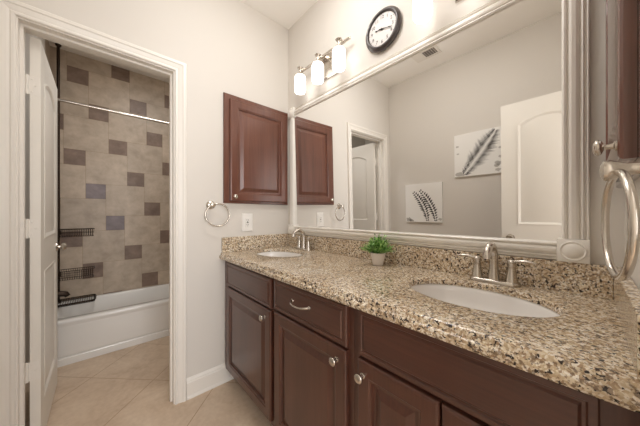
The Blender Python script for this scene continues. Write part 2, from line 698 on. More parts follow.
def door_leaf(name, u0, u1, w0, w1, M, thick, rise, parent_kind=None, at=None):
    """Moulded two panel leaf: slab plus a raised border round each sunken panel, on both faces."""
    bm = bmesh.new()
    nested(bm, M, [rect(u0, u1, w0, w1, 0.0, -thick / 2 + 0.002), rect(u0, u1, w0, w1, 0.002, -thick / 2), ], cap1=False)
    bm.free()
    bm = bmesh.new()
    h = thick / 2
    st = 0.105
    pans = [(u0 + st, u1 - st, w0 + 1.03, w1 - 0.125, rise), (u0 + st, u1 - st, w0 + 0.20, w0 + 0.86, 0.0)]
    # stiles and rails carry full thickness; field between sits lower
    fld = h - 0.007
    nested(bm, M, [rect(u0, u1, w0, w1, 0, -fld), rect(u0, u1, w0, w1, 0, fld)])
    for sg in (1, -1):
        def F(x0, x1, z0, z1):
            nested(bm, M, [rect(x0, x1, z0, z1, 0, sg * fld), rect(x0, x1, z0, z1, 0, sg * h)], cap0=False)
        F(u0, u0 + st, w0, w1)
        F(u1 - st, u1, w0, w1)
        F(u0 + st, u1 - st, w0, pans[1][2])
        F(u0 + st, u1 - st, pans[1][3], pans[0][2])
        # head rail with the arched cut
        a = pans[0]
        n = 15
        for k in range(n):
            s0, s1 = k / n, (k + 1) / n
            x0, x1 = a[0] + (a[1] - a[0]) * s0, a[0] + (a[1] - a[0]) * s1
            z0 = a[3] - rise * (2 * s0 - 1) ** 2
            z1 = a[3] - rise * (2 * s1 - 1) ** 2
            nested(bm, M, [[(x0, z0, sg * fld), (x1, z1, sg * fld), (x1, w1, sg * fld), (x0, w1, sg * fld)], [(x0, z0, sg * h), (x1, z1, sg * h), (x1, w1, sg * h), (x0, w1, sg * h)]])
    o = obj(name, bm, DOORP, at=at)
    o['kind'] = 'structure'
    for (a0, a1, b0, b1, rs) in pans:
        pb = bmesh.new()
        for sg in (1, -1):
            lp = []
            for i, d in ((0.0, h - 0.010), (0.0, h + 0.0015), (0.006, h + 0.003), (0.012, h + 0.001), (0.022, h - 0.0055), (0.030, h - 0.0055), (0.052, h - 0.001)):
                lp.append(arch_loop(a0, a1, b0, b1, i, sg * d, rs))
            nested(pb, M, lp, cap0=False)
        obj('panel', pb, DOORP, parent=o, smooth=True, angle=20)
    return o


def hinge(parent, bmf):
    return obj('hinge', bmf, TRIM, parent=parent)


# door to the bath, swung open into it
DX0, DX1, DYc = -0.745, -0.105, -1.4195
d1 = door_leaf('door_1', DX0, DX1, 0.012, 2.030, lambda u, w_, d: Vector((u, DYc + d, w_)), 0.035, 0.055, at=(DX1, DYc, 0.012))
for hz in (1.795, 1.10, 0.405):
    hb = bmesh.new()
    box(hb, -0.108, -0.1045, -1.4565, -1.405, hz - 0.045, hz + 0.045, 0.001)
    tube(hb, [(-0.104, -1.446, hz - 0.047), (-0.104, -1.446, hz + 0.047)], 0.006, 10)
    for dz in (-0.03, 0.0, 0.03):
        lathe(hb, (-0.1045, -1.424 + 0.006 * (1 if dz == 0 else -1), hz + dz), (1, 0, 0), [(0.004, 0), (0.003, 0.0012), (0, 0.0014)], 8)
    hinge(d1, hb)
for sg in (1, -1):
    kb = bmesh.new()
    lathe(kb, (DX0 + 0.06, DYc + sg * 0.0175, 0.95), (0, sg, 0), [(0.030, 0), (0.028, 0.006), (0.012, 0.010), (0.011, 0.022)], 20)
    lathe(kb, (DX0 + 0.06, DYc + sg * 0.0175, 0.95), (0, sg, 0), [(0.012, 0.020), (0.024, 0.026), (0.027, 0.036), (0.022, 0.046), (0, 0.049)], 20)
    if sg < 0:
        kb.free()
        continue
    obj('door_knob', kb, NICKEL, parent=d1, smooth=True)

# washroom door, open against the back wall (seen in the mirror)
d2 = door_leaf('door_2', 1.218, 1.778, 0.012, 2.030, lambda u, w_, d: Vector((u, -1.358 + d, w_)), 0.035, 0.055, at=(1.778, -1.358, 0.012))
for sg in (1, -1):
    kb = bmesh.new()
    lathe(kb, (1.218 + 0.06, -1.358 + sg * 0.0175, 0.935), (0, sg, 0), [(0.030, 0), (0.028, 0.006), (0.012, 0.010), (0.011, 0.024), (0.024, 0.030), (0.027, 0.040), (0.022, 0.050), (0, 0.053)], 20)
    obj('door_knob', kb, NICKEL, parent=d2, smooth=True)

# ------------------------------------------------------------------ vanity
YF = -0.535        # face frame
CT = 0.905         # counter top
CB = 0.862         # underside of the counter's built-up edge
CS = 0.883         # underside of the slab


def front_map(yf):
    return lambda u, w_, d: Vector((u, yf - d, w_))


def raised_door(bm, u0, u1, w0, w1, M, st=0.056, t=0.020):
    lp = [rect(u0, u1, w0, w1, 0, 0), rect(u0, u1, w0, w1, 0, t - 0.006), rect(u0, u1, w0, w1, 0.003, t - 0.002), rect(u0, u1, w0, w1, 0.008, t),
          rect(u0, u1, w0, w1, st - 0.010, t), rect(u0, u1, w0, w1, st - 0.006, t - 0.003), rect(u0, u1, w0, w1, st, t - 0.004),
          rect(u0, u1, w0, w1, st + 0.003, t - 0.012), rect(u0, u1, w0, w1, st + 0.012, t - 0.012), rect(u0, u1, w0, w1, st + 0.036, t - 0.002), rect(u0, u1, w0, w1, st + 0.040, t - 0.002)]
    nested(bm, M, lp)


def slab_front(bm, u0, u1, w0, w1, M, t=0.020):
    lp = [rect(u0, u1, w0, w1, 0, 0), rect(u0, u1, w0, w1, 0, t - 0.007), rect(u0, u1, w0, w1, 0.003, t - 0.003), rect(u0, u1, w0, w1, 0.014, t - 0.002),
          rect(u0, u1, w0, w1, 0.017, t - 0.006), rect(u0, u1, w0, w1, 0.022, t - 0.006), rect(u0, u1, w0, w1, 0.027, t - 0.001), rect(u0, u1, w0, w1, 0.030, t - 0.001)]
    nested(bm, M, lp)


KNOB = [(0.0095, 0), (0.0095, 0.002), (0.0060, 0.004), (0.0050, 0.012), (0.0060, 0.016), (0.0135, 0.019), (0.0160, 0.023), (0.0150, 0.027), (0.009, 0.030), (0, 0.031)]


def knob(parent, p, axis, k=1.0):
    return obj('knob', L(p, axis, [(r * k, h * k) for r, h in KNOB], 20), NICKEL, parent=parent, smooth=True, angle=50)


def vanity_unit(x0, x1, fronts, doors, label, left_stile, right_stile, pull=None):
    r = root('vanity_cabinet', ((x0 + x1) / 2, -0.28, 0.0), label, 'cabinet', 'vanity base cabinets')
    g = 0.0005
    x0 += g
    x1 -= g
    b = bmesh.new()
    box(b, x0, x0 + 0.016, YF + 0.019, -0.004, 0.0965, CB - 0.001)
    box(b, x1 - 0.016, x1, YF + 0.019, -0.004, 0.0965, CB - 0.001)
    box(b, x0 + 0.016, x1 - 0.016, YF + 0.019, -0.004, 0.0965, 0.112)
    box(b, x0 + 0.016, x1 - 0.016, -0.012, -0.004, 0.112, CB - 0.001)
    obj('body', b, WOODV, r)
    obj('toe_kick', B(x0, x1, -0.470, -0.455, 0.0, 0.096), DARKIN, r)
    f = bmesh.new()
    zt0 = 0.835
    box(f, x0, x0 + left_stile, YF, YF + 0.019, 0.096, CB - 0.001)
    box(f, x1 - right_stile, x1, YF, YF + 0.019, 0.096, CB - 0.001)
    box(f, x0 + left_stile, x1 - right_stile, YF, YF + 0.019, zt0, CB - 0.001)
    box(f, x0 + left_stile, x1 - right_stile, YF, YF + 0.019, 0.678, 0.715)
    box(f, x0 + left_stile, x1 - right_stile, YF, YF + 0.019, 0.096, 0.150)
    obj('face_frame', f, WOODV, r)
    for (a, b_, c, d, nm) in fronts:
        fb = bmesh.new()
        slab_front(fb, a, b_, c, d, front_map(YF - 0.0005))
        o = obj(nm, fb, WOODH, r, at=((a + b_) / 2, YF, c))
        if pull:
            px, pz = pull
            pb = bmesh.new()
            yb = YF - 0.0205
            pts, rr = [], []
            for k in range(17):
                s = k / 16
                x = px - 0.058 + 0.116 * s
                q = 1 - (2 * s - 1) ** 4
                pts.append((x, yb - 0.004 - 0.024 * q, pz - 0.005 * (1 - (2 * s - 1) ** 2)))
                rr.append(0.0040 + 0.0018 * abs(2 * s - 1) ** 3)
            tube(pb, pts, rr, 10)
            for sx in (-0.058, 0.058):
                lathe(pb, (px + sx, yb, pz), (0, -1, 0), [(0.0085, 0), (0.0080, 0.003), (0.005, 0.005), (0.0045, 0.008)], 14)
            obj('pull_handle', pb, NICKEL, o, smooth=True)
    for (a, b_, c, d, kx, kz) in doors:
        db = bmesh.new()
        raised_door(db, a, b_, c, d, front_map(YF - 0.0005))
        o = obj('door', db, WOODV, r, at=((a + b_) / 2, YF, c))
        knob(o, (kx, YF - 0.0205, kz), (0, -1, 0))
    return r


ZD0, ZD1, ZF0, ZF1 = 0.128, 0.692, 0.706, 0.850
vanity_unit(0.004, 0.655, [(0.072, 0.642, ZF0 - 0.012, ZF1 - 0.004, 'false_drawer_front')], [(0.072, 0.642, ZD0, ZD1 - 0.010, 0.592, 0.640)],
            'cherry wood vanity cabinet under the far sink, one knobbed door below a plain drawer panel', 0.07, 0.013)
vanity_unit(0.655, 1.170, [(0.672, 1.146, ZF0 - 0.002, ZF1, 'drawer')], [(0.676, 1.144, ZD0, ZD1, 1.104, 0.648)],
            'cherry wood vanity cabinet between the sinks, the one whose drawer has a bow pull', 0.03, 0.025, pull=(0.892, 0.788))
vanity_unit(1.170, 1.784, [(1.197, 1.724, ZF0 - 0.002, ZF1 + 0.004, 'false_drawer_front')],
            [(1.195, 1.458, ZD0, ZD1, 1.220, 0.646), (1.463, 1.724, ZD0, ZD1, 1.690, 0.646)],
            'cherry wood vanity cabinet under the near sink, with a wide plain drawer panel', 0.03, 0.062)

# ------------------------------------------------------------------ granite countertop
S1 = (0.270, -0.262, 0.205, 0.148)
S2 = (1.452, -0.262, 0.212, 0.150)
YFR = -0.556


def counter():
    b = bmesh.new()
    y0, y1 = YFR, -0.003
    n = 64

    def quad(x0, x1):
        if x1 - x0 > 1e-4:
            for z in (CT, CS):
                b.faces.new([b.verts.new(p) for p in ((x0, y0, z), (x1, y0, z), (x1, y1, z), (x0, y1, z))])
    x = 0.002
    for (cx, cy, ax, ay) in (S1, S2):
        h = 0.24
        xa, xb = cx - h, cx + h
        quad(x, xa)
        ring_t, ring_r, ring_b, ring_o = [], [], [], []
        out_t, out_b = [], []
        corner = [math.atan2(sy - cy, sx - cx) % (2 * pi) for sx in (xa, xb) for sy in (y0, y1)]
        angs = sorted([2 * pi * k / n for k in range(n)] + corner)
        for a in angs:
            c_, s_ = cos(a), sin(a)
            # ellipse point in direction a
            k = 1 / math.sqrt((c_ / ax) ** 2 + (s_ / ay) ** 2)
            r = 0.006
            ring_o.append(b.verts.new((cx + (k + r) * c_, cy + (k + r) * s_, CT)))
            ring_r.append(b.verts.new((cx + (k + 0.0018) * c_, cy + (k + 0.0018) * s_, CT - 0.0018)))
            ring_t.append(b.verts.new((cx + k * c_, cy + k * s_, CT - r)))
            ring_b.append(b.verts.new((cx + k * c_, cy + k * s_, CS)))
            tx = (h / abs(c_)) if abs(c_) > 1e-9 else 1e9
            ty = ((y1 - cy) / s_) if s_ > 1e-9 else (((y0 - cy) / s_) if s_ < -1e-9 else 1e9)
            t = min(tx, ty)
            out_t.append(b.verts.new((cx + t * c_, cy + t * s_, CT)))
            out_b.append(b.verts.new((cx + t * c_, cy + t * s_, CS)))
        m = len(angs)
        for i in range(m):
            j = (i + 1) % m
            for r0, r1 in ((out_t, ring_o), (ring_o, ring_r), (ring_r, ring_t), (ring_t, ring_b), (ring_b, out_b)):
                b.faces.new((r0[i], r0[j], r1[j], r1[i]))
        x = xb
    quad(x, XR - 0.002)
    # shaped front edge: bullnose over a small cove and a second roll
    prof = [(0, 0)]
    for k in range(7):
        a = pi / 2 * k / 6
        prof.append((-0.010 * sin(a), -0.010 + 0.010 * cos(a)))
    prof += [(-0.0105, -0.015), (-0.0125, -0.018)]
    for k in range(7):
        a = pi / 2 * k / 6
        prof.append((-0.013 - 0.007 * sin(a), -0.026 + 0.007 * cos(a)))
    prof += [(-0.020, -0.036), (-0.016, -0.043), (0.030, -0.043), (0.030, -0.022), (0, -0.022)]
    sweep_profile(b, prof, (0.002, YFR, CT), (XR - 0.002, YFR, CT), (0, 1, 0), (0, 0, 1))
    bmesh.ops.remove_doubles(b, verts=b.verts[:], dist=1e-5)
    return b


top = obj('countertop', counter(), GRAN, at=(0.9, -0.28, CB), smooth=True, angle=40)
tag(top, 'speckled beige and brown granite countertop running along the mirror wall over all the cabinets', 'countertop')
obj('backsplash', B(0.0225, XR - 0.0235, -0.0215, -0.0015, CT + 0.0002, CT + 0.103, 0.002), GRAN, top)
obj('side_splash', B(0.0015, 0.022, -0.560, -0.0015, CT + 0.0002, CT + 0.103, 0.002), GRAN, top)
obj('side_splash', B(XR - 0.023, XR - 0.0015, -0.560, -0.0015, CT + 0.0002, CT + 0.103, 0.002), GRAN, top)


def sink(cx, cy, ax, ay, label):
    r = root('sink_basin', (cx, cy, CS - 0.14), label, 'sink', 'oval undermount sinks')
    b = bmesh.new()
    n = 56
    prof = [(1.10, 0.0), (1.015, -0.0002), (1.0, -0.004), (0.985, -0.02), (0.95, -0.05), (0.86, -0.090), (0.66, -0.120), (0.38, -0.134), (0.11, -0.138)]
    rings = []
    for s, z in prof:
        rings.append([b.verts.new((cx + ax * s * cos(2 * pi * k / n), cy + ay * s * sin(2 * pi * k / n), CS - 0.0012 + z)) for k in range(n)])
    prof2 = [(0.11, -0.148), (0.40, -0.145), (0.69, -0.130), (0.90, -0.098), (0.99, -0.054), (1.03, -0.012), (1.10, -0.008)]
    for s, z in prof2:
        rings.append([b.verts.new((cx + ax * s * cos(2 * pi * k / n), cy + ay * s * sin(2 * pi * k / n), CS - 0.0012 + z)) for k in range(n)])
    for r0, r1 in zip(rings, rings[1:] + rings[:1]):
        for k in range(n):
            b.faces.new((r0[k], r0[(k + 1) % n], r1[(k + 1) % n], r1[k]))
    obj('bowl', b, PORC, r, smooth=True, angle=60)
    zb = CS - 0.0012 - 0.1385
    obj('drain', L((cx, cy, zb - 0.012), (0, 0, 1), [(0.019, 0), (0.019, 0.013), (0.027, 0.0142), (0.026, 0.016), (0.018, 0.0165), (0.016, 0.0185), (0, 0.020)], 24), CHROME, r, smooth=True)
    return r


sink(*S1, 'white oval sink in the far end of the granite, below the far wall cabinet')
sink(*S2, 'white oval sink in the near half of the granite, the larger one in view')


def faucet(cx, cy, label):
    r = root('faucet', (cx, cy, CT), label, 'faucet', 'two handled nickel faucets')
    z = CT + 0.0004
    b = bmesh.new()
    n = 40
    lp = []
    for s, h in ((1.0, 0.0), (1.0, 0.006), (0.94, 0.012), (0.86, 0.014)):
        ring = []
        for k in range(n):
            a = 2 * pi * k / n
            ex = 0.055 * (1 if cos(a) >= 0 else -1) if abs(cos(a)) > 1e-6 else 0
            ring.append((cx + ex + 0.027 * s * cos(a), cy + 0.027 * s * sin(a) * (1.0), z + h))
        lp.append(ring)
    nested(b, lambda x, y, q: Vector((x, y, q)), lp)
    obj('base_plate', b, NICKEL, r, smooth=True, angle=50)
    # spout: a tapering column that arches forward over the bowl
    b = bmesh.new()
    pts = [(cx, cy, z + 0.012), (cx, cy, z + 0.025), (cx, cy, z + 0.06), (cx, cy, z + 0.10)]
    rr = [0.021, 0.0185, 0.0150, 0.0135]
    R = 0.048
    for k in range(1, 11):
        a = pi * 0.86 * k / 10
        pts.append((cx, cy - R + R * cos(a), z + 0.10 + R * sin(a)))
        rr.append(0.0135 - 0.0012 * k / 10 + (0.0015 if k == 10 else 0))
    a = pi * 0.86
    pts.append((cx, cy - R + R * cos(a) - 0.002, z + 0.10 + R * sin(a) - 0.018))
    rr.append(0.0140)
    tube(b, pts, rr, 20)
    obj('spout', b, NICKEL, r, smooth=True, angle=50)
    for sx in (-1, 1):
        hx = cx + sx * 0.055
        hb = L((hx, cy, z + 0.012), (0, 0, 1), [(0.021, 0), (0.020, 0.006), (0.0165, 0.022), (0.0130, 0.048), (0.0120, 0.066), (0.0135, 0.070), (0.0135, 0.077), (0.010, 0.082), (0, 0.084)], 24)
        ho = obj('handle', hb, NICKEL, r, at=(hx, cy, z + 0.012), smooth=True, angle=50)
        lb = bmesh.new()
        P, Q = [], []
        for k in range(11):
            s = k / 10
            P.append((hx + sx * (0.002 + 0.068 * s), cy - 0.010 * s, z + 0.088 + 0.010 * sin(pi * s * 0.75) - 0.004 * s))
            Q.append(0.0085 + 0.002 * sin(pi * s) - 0.003 * s)
        tube(lb, P, Q, 12, flat=0.55)
        obj('lever', lb, NICKEL, ho, smooth=True, angle=60)
    lr = bmesh.new()
    lathe(lr, (cx, cy + 0.023, z + 0.012), (0, 0, 1), [(0.003, 0), (0.003, 0.035), (0.0055, 0.037), (0.005, 0.045), (0, 0.046)], 12)
    obj('lift_rod', lr, NICKEL, r, smooth=True)
    return r


faucet(0.286, -0.060, 'brushed nickel arched faucet behind the far oval sink')
faucet(1.466, -0.062, 'brushed nickel arched faucet behind the near oval sink')

# ------------------------------------------------------------------ mirror
MX0, MX1, MZ0, MZ1 = 0.040, 1.713, 1.010, 2.033
FW = 0.064
MPROF = [(0, 0), (0, 0.012), (0.003, 0.015), (0.006, 0.013), (0.0075, 0.009), (0.010, 0.009), (0.0115, 0.017), (0.0145, 0.020), (0.0175, 0.018), (0.019, 0.012), (0.0215, 0.012), (0.0235, 0.020),
         (0.030, 0.025), (0.040, 0.027), (0.0465, 0.025), (0.048, 0.017), (0.0505, 0.017), (0.0525, 0.025), (0.058, 0.027), (0.063, 0.023), (0.064, 0.016), (0.064, 0)]
mr = root('framed_wall_mirror', ((MX0 + MX1) / 2, 0, MZ0), 'large wall mirror in a ridged white frame with corner blocks, above the countertop', 'mirror')
BK = 0.076
yw = -0.0005
for nm, P0, P1, A in (('frame_rail', (MX0 + BK, yw, MZ1), (MX1 - BK, yw, MZ1), (0, 0, -1)),
                      ('frame_rail', (MX0 + BK, yw, MZ0), (MX1 - BK, yw, MZ0), (0, 0, 1)),
                      ('frame_stile', (MX0, yw, MZ0 + BK), (MX0, yw, MZ1 - BK), (1, 0, 0)),
                      ('frame_stile', (MX1, yw, MZ0 + BK), (MX1, yw, MZ1 - BK), (-1, 0, 0))):
    b = bmesh.new()
    sweep_profile(b, MPROF, P0, P1, A, (0, -1, 0))
    obj(nm, b, FRAMEM, mr)
for x0 in (MX0 - 0.001, MX1 - BK + 0.001):
    for z0 in (MZ0 - 0.001, MZ1 - BK + 0.001):
        b = bmesh.new()
        box(b, x0, x0 + BK, -0.030, yw, z0, z0 + BK, 0.0015)
        cx, cz = x0 + BK / 2, z0 + BK / 2
        lathe(b, (cx, -0.0298, cz), (0, -1, 0), [(0.033, 0), (0.033, 0.003), (0.030, 0.005), (0.027, 0.002), (0.025, 0.002), (0.020, 0.006), (0.010, 0.009), (0, 0.010)], 32)
        obj('corner_block', b, FRAMEM, mr, smooth=True, angle=30)
b = bmesh.new()
gx0, gx1, gz0, gz1 = MX0 + FW - 0.006, MX1 - FW + 0.006, MZ0 + FW - 0.006, MZ1 - FW + 0.006
tilt = 0.0140
lo, hi = -0.0025, -0.0025 - tilt
vs = [(gx0, lo, gz0), (gx1, lo, gz0), (gx1, hi, gz1), (gx0, hi, gz1)]
f0 = [b.verts.new(v) for v in vs]
f1 = [b.verts.new((v[0], -0.0012, v[2])) for v in vs]
b.faces.new(f0)
b.faces.new(f1[::-1])
for k in range(4):
    b.faces.new((f0[k], f1[k], f1[(k + 1) % 4], f0[(k + 1) % 4]))
obj('mirror_glass', b, MIRROR, mr)

# ------------------------------------------------------------------ medicine style wall cabinets (end wall, and its twin on the right wall)


def wall_cabinet(xw, s, label, mat):
    """On an x = xw wall, projecting along s*x."""
    y0, y1, z0, z1 = -0.549, -0.016, 1.247, 2.017
    r = root('wall_cabinet', (xw, (y0 + y1) / 2, z0), label, 'cabinet', 'cherry wood wall cabinets')
    e = s * 0.0006

    def M(u, w_, d):
        return Vector((xw + e + s * d, u, w_))
    b = bmesh.new()
    nested(b, M, [rect(y0, y1, z0, z1, 0, 0), rect(y0, y1, z0, z1, 0, 0.012), rect(y0, y1, z0, z1, 0.004, 0.018), rect(y0, y1, z0, z1, 0.04, 0.018)])
    obj('cabinet_frame', b, mat, r)
    b = bmesh.new()
    Y0, Y1, Z0, Z1 = y0 + 0.037, y1 - 0.020, z0 + 0.017, z1 - 0.038
    raised_door(b, Y0, Y1, Z0, Z1, lambda u, w_, d: M(u, w_, d + 0.0185), st=0.062, t=0.021)
    o = obj('door', b, mat, r, at=(xw + s * 0.019, (Y0 + Y1) / 2, Z0))
    knob(o, (xw + e + s * 0.0395, Y0 + 0.030, Z0 + 0.030), (s, 0, 0), 0.95)
    return r


wall_cabinet(0.0, 1, 'cherry wood wall cabinet on the far wall, left of the mirror', WOODLIT)
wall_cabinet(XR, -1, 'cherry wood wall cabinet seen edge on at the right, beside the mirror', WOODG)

# ------------------------------------------------------------------ towel rings


def towel_ring(xw, s, label):
    cy, cz = -0.633, 1.232
    r = root('towel_ring', (xw, cy, cz), label, 'towel ring', 'wall mounted towel rings')
    b = L((xw + s * 0.0005, cy, cz), (s, 0, 0), [(0.029, 0), (0.029, 0.004), (0.026, 0.008), (0.020, 0.010), (0.016, 0.013)], 28)
    obj('rosette', b, NICKEL, r, smooth=True, angle=50)
    b = L((xw + s * 0.012, cy, cz), (s, 0, 0), [(0.0125, 0), (0.0085, 0.012), (0.0085, 0.026), (0.0125, 0.036), (0.0155, 0.042), (0.0145, 0.048), (0.008, 0.051), (0, 0.052)], 24)
    obj('post', b, NICKEL, r, smooth=True, angle=50)
    b = bmesh.new()
    R = 0.075
    yc = cy + (0.032 if s > 0 else 0.0)
    zc = cz - 0.079 + (0.012 if s > 0 else 0)
    pts = []
    for k in range(48):
        a = 2 * pi * k / 48
        pts.append((xw + s * (0.047 + 0.009 * sin(a)), yc + R * sin(a), zc + R * cos(a)))
    tube(b, pts, 0.0050, 12, closed=True)
    obj('ring', b, NICKEL, r, smooth=True, angle=70)
    return r


towel_ring(0.0, 1, 'brushed nickel towel ring on the far wall, between the doorway and the outlet')
towel_ring(XR, -1, 'brushed nickel towel ring on the right wall, large and close at the right edge')

# ------------------------------------------------------------------ outlet
r = root('wall_outlet', (0, -0.371, 1.042), 'white rectangular outlet plate on the far wall, under the wood cabinet', 'outlet')
b = bmesh.new()
M = lambda u, w_, d: Vector((0.0005 + d, u, w_))
nested(b, M, [rect(-0.413, -0.329, 1.042, 1.174, 0, 0), rect(-0.413, -0.329, 1.042, 1.174, 0, 0.003), rect(-0.413, -0.329, 1.042, 1.174, 0.004, 0.006), rect(-0.413, -0.329, 1.042, 1.174, 0.02, 0.006)])
obj('cover_plate', b, PLASTIC, r)
b = bmesh.new()
nested(b, M, [rect(-0.388, -0.354, 1.073, 1.143, 0, 0.0062), rect(-0.388, -0.354, 1.073, 1.143, 0.001, 0.009)])
ins = obj('socket_insert', b, PLASTIC, r)
for zc in (1.092, 1.126):
    b = bmesh.new()
    for yy in (-0.377, -0.366):
        box(b, 0.0088, 0.0100, yy - 0.0016, yy + 0.0016, zc - 0.005, zc + 0.005)
    lathe(b, (0.0088, -0.3715, zc - 0.010), (1, 0, 0), [(0.0025, 0), (0.0025, 0.0012)], 10)
    obj('receptacle', b, SLOT, ins)
obj('reset_buttons', B(0.0088, 0.0105, -0.378, -0.364, 1.104, 1.113, 0.0005), SLOT, ins)

# ------------------------------------------------------------------ vanity light bars


def vanity_light(cx, label):
    r = root('vanity_light', (cx, 0.0, 2.10), label, 'wall light', 'three shade vanity lights')
    zb = 2.258
    b = bmesh.new()
    Mw = lambda u, w_, d: Vector((u, -0.0006 - d, w_))
    nested(b, Mw, [rect(cx - 0.085, cx + 0.115, 2.115, 2.305, 0, 0), rect(cx - 0.085, cx + 0.115, 2.115, 2.305, 0, 0.010), rect(cx - 0.085, cx + 0.115, 2.115, 2.305, 0.008, 0.016), rect(cx - 0.085, cx + 0.115, 2.115, 2.305, 0.016, 0.018)])
    obj('back_plate', b, NICKEL, r)
    b = bmesh.new()
    box(b, cx - 0.25, cx + 0.25, -0.050, -0.038, zb - 0.008, zb + 0.008, 0.002)
    box(b, cx - 0.02, cx + 0.02, -0.040, -0.0186, zb - 0.012, zb + 0.012, 0.002)
    obj('bar', b, NICKEL, r)
    for k in (-1, 0, 1):
        x = cx + k * 0.196
        y = -0.090
        sb = L((x, y, 2.061), (0, 0, 1), [(0, 0), (0.026, 0.001), (0.036, 0.006), (0.041, 0.015), (0.042, 0.028), (0.042, 0.112), (0.040, 0.123), (0.034, 0.130), (0.024, 0.1330), (0, 0.1335)], 32)
        so = obj('lamp_shade', sb, SHADE, r, at=(x, y, 2.061), smooth=True, angle=60)
        hb = L((x, y, 2.1942), (0, 0, 1), [(0.019, 0), (0.019, 0.006), (0.013, 0.011), (0.009, 0.022), (0.009, 0.040), (0.012, 0.048), (0.020, 0.053), (0.021, 0.056), (0.012, 0.055), (0, 0.053)], 24)
        tube(hb, [(x, -0.044, zb), (x, -0.065, zb - 0.004), (x, y + 0.002, zb - 0.030)], [0.006, 0.006, 0.006], 10)
        obj('socket_arm', hb, NICKEL, r, smooth=True, angle=50)
    return r


vanity_light(0.478, 'lit three shade nickel light bar above the far end of the mirror')
vanity_light(1.396, 'lit three shade light bar near the picture top, to the right of the clock')

# ------------------------------------------------------------------ clock
ck = Vector((0.938, 0.0, 2.200))
r = root('wall_clock', ck, 'round dark rimmed wall clock on the wall above the mirror', 'clock')
K = 0.935          # case size factor
b = L((ck.x, -0.0006, ck.z), (0, -1, 0), [(r_ * K, h_ * 0.9) for r_, h_ in [(0.114, 0), (0.120, 0.006), (0.1225, 0.014), (0.120, 0.022), (0.113, 0.026), (0.111, 0.031), (0.108, 0.034), (0.103, 0.035), (0.099, 0.033), (0.096, 0.026), (0.094, 0.020), (0, 0.020)]], 64)
obj('case', b, CLOCKRIM, r, smooth=True, angle=40)
obj('dial', L((ck.x, -0.0187, ck.z), (0, -1, 0), [(0.0870, 0), (0.0870, 0.001), (0, 0.001)], 64), CLOCKFACE, r)


def text_mesh(bm, s, c, size, yoff, rot=0.0):
    cu = bpy.data.curves.new('txt', 'FONT')
    cu.body = s
    cu.size = size
    cu.align_x = 'CENTER'
    cu.align_y = 'CENTER'
    cu.extrude = 0.0002
    to = bpy.data.objects.new('txt', cu)
    COL.objects.link(to)
    bpy.context.view_layer.update()
    me = bpy.data.meshes.new_from_object(to.evaluated_get(bpy.context.evaluated_depsgraph_get()))
    bpy.data.objects.remove(to)
    bpy.data.curves.remove(cu)
    # text lies in XY: put x -> x, y -> z, facing -y
    me.transform(Matrix.Translation((c[0], yoff, c[1])) @ Matrix.Rotation(pi / 2, 4, 'X'))
    bm.from_mesh(me)
    bpy.data.meshes.remove(me)


for h in range(1, 13):
    a = 2 * pi * h / 12
    b = bmesh.new()
    text_mesh(b, str(h), (ck.x + 0.067 * sin(a), ck.z + 0.067 * cos(a)), 0.026, -0.0202)
    obj('numeral', b, INK, r)
b = bmesh.new()
for k in range(60):
    a = 2 * pi * k / 60
    l0 = 0.079 if k % 5 == 0 else 0.082
    d = Vector((sin(a), 0, cos(a)))
    tube(b, [ck + d * l0 + Vector((0, -0.0201, 0)), ck + d * 0.085 + Vector((0, -0.0201, 0))], 0.0007 if k % 5 else 0.0012, 4)
obj('minute_track', b, INK, r)


def hand(name, ang, ln, wd, y):
    a = radians(ang)
    d = Vector((sin(a), 0, cos(a)))
    q = Vector((cos(a), 0, -sin(a)))
    b = bmesh.new()
    pts = [(-0.018, wd * 0.8), (0, wd), (ln * 0.62, wd * 0.55), (ln * 0.70, wd * 1.7), (ln * 0.80, wd * 1.2), (ln, 0.0004)]
    up = [ck + d * s + q * w_ for s, w_ in pts] + [ck + d * s - q * w_ for s, w_ in reversed(pts)]
    f0 = [b.verts.new(v + Vector((0, y, 0))) for v in up]
    f1 = [b.verts.new(v + Vector((0, y - 0.0010, 0))) for v in up]
    b.faces.new(f0)
    b.faces.new(f1)
    for k in range(len(f0)):
        b.faces.new((f0[k], f0[(k + 1) % len(f0)], f1[(k + 1) % len(f0)], f1[k]))
    obj(name, b, INK, r)


hand('hour_hand', 279, 0.046, 0.0026, -0.0232)
hand('minute_hand', 107, 0.068, 0.0020, -0.0246)
obj('hand_hub', L((ck.x, -0.0217, ck.z), (0, -1, 0), [(0.005, 0), (0.005, 0.0045), (0, 0.005)], 16), INK, r)

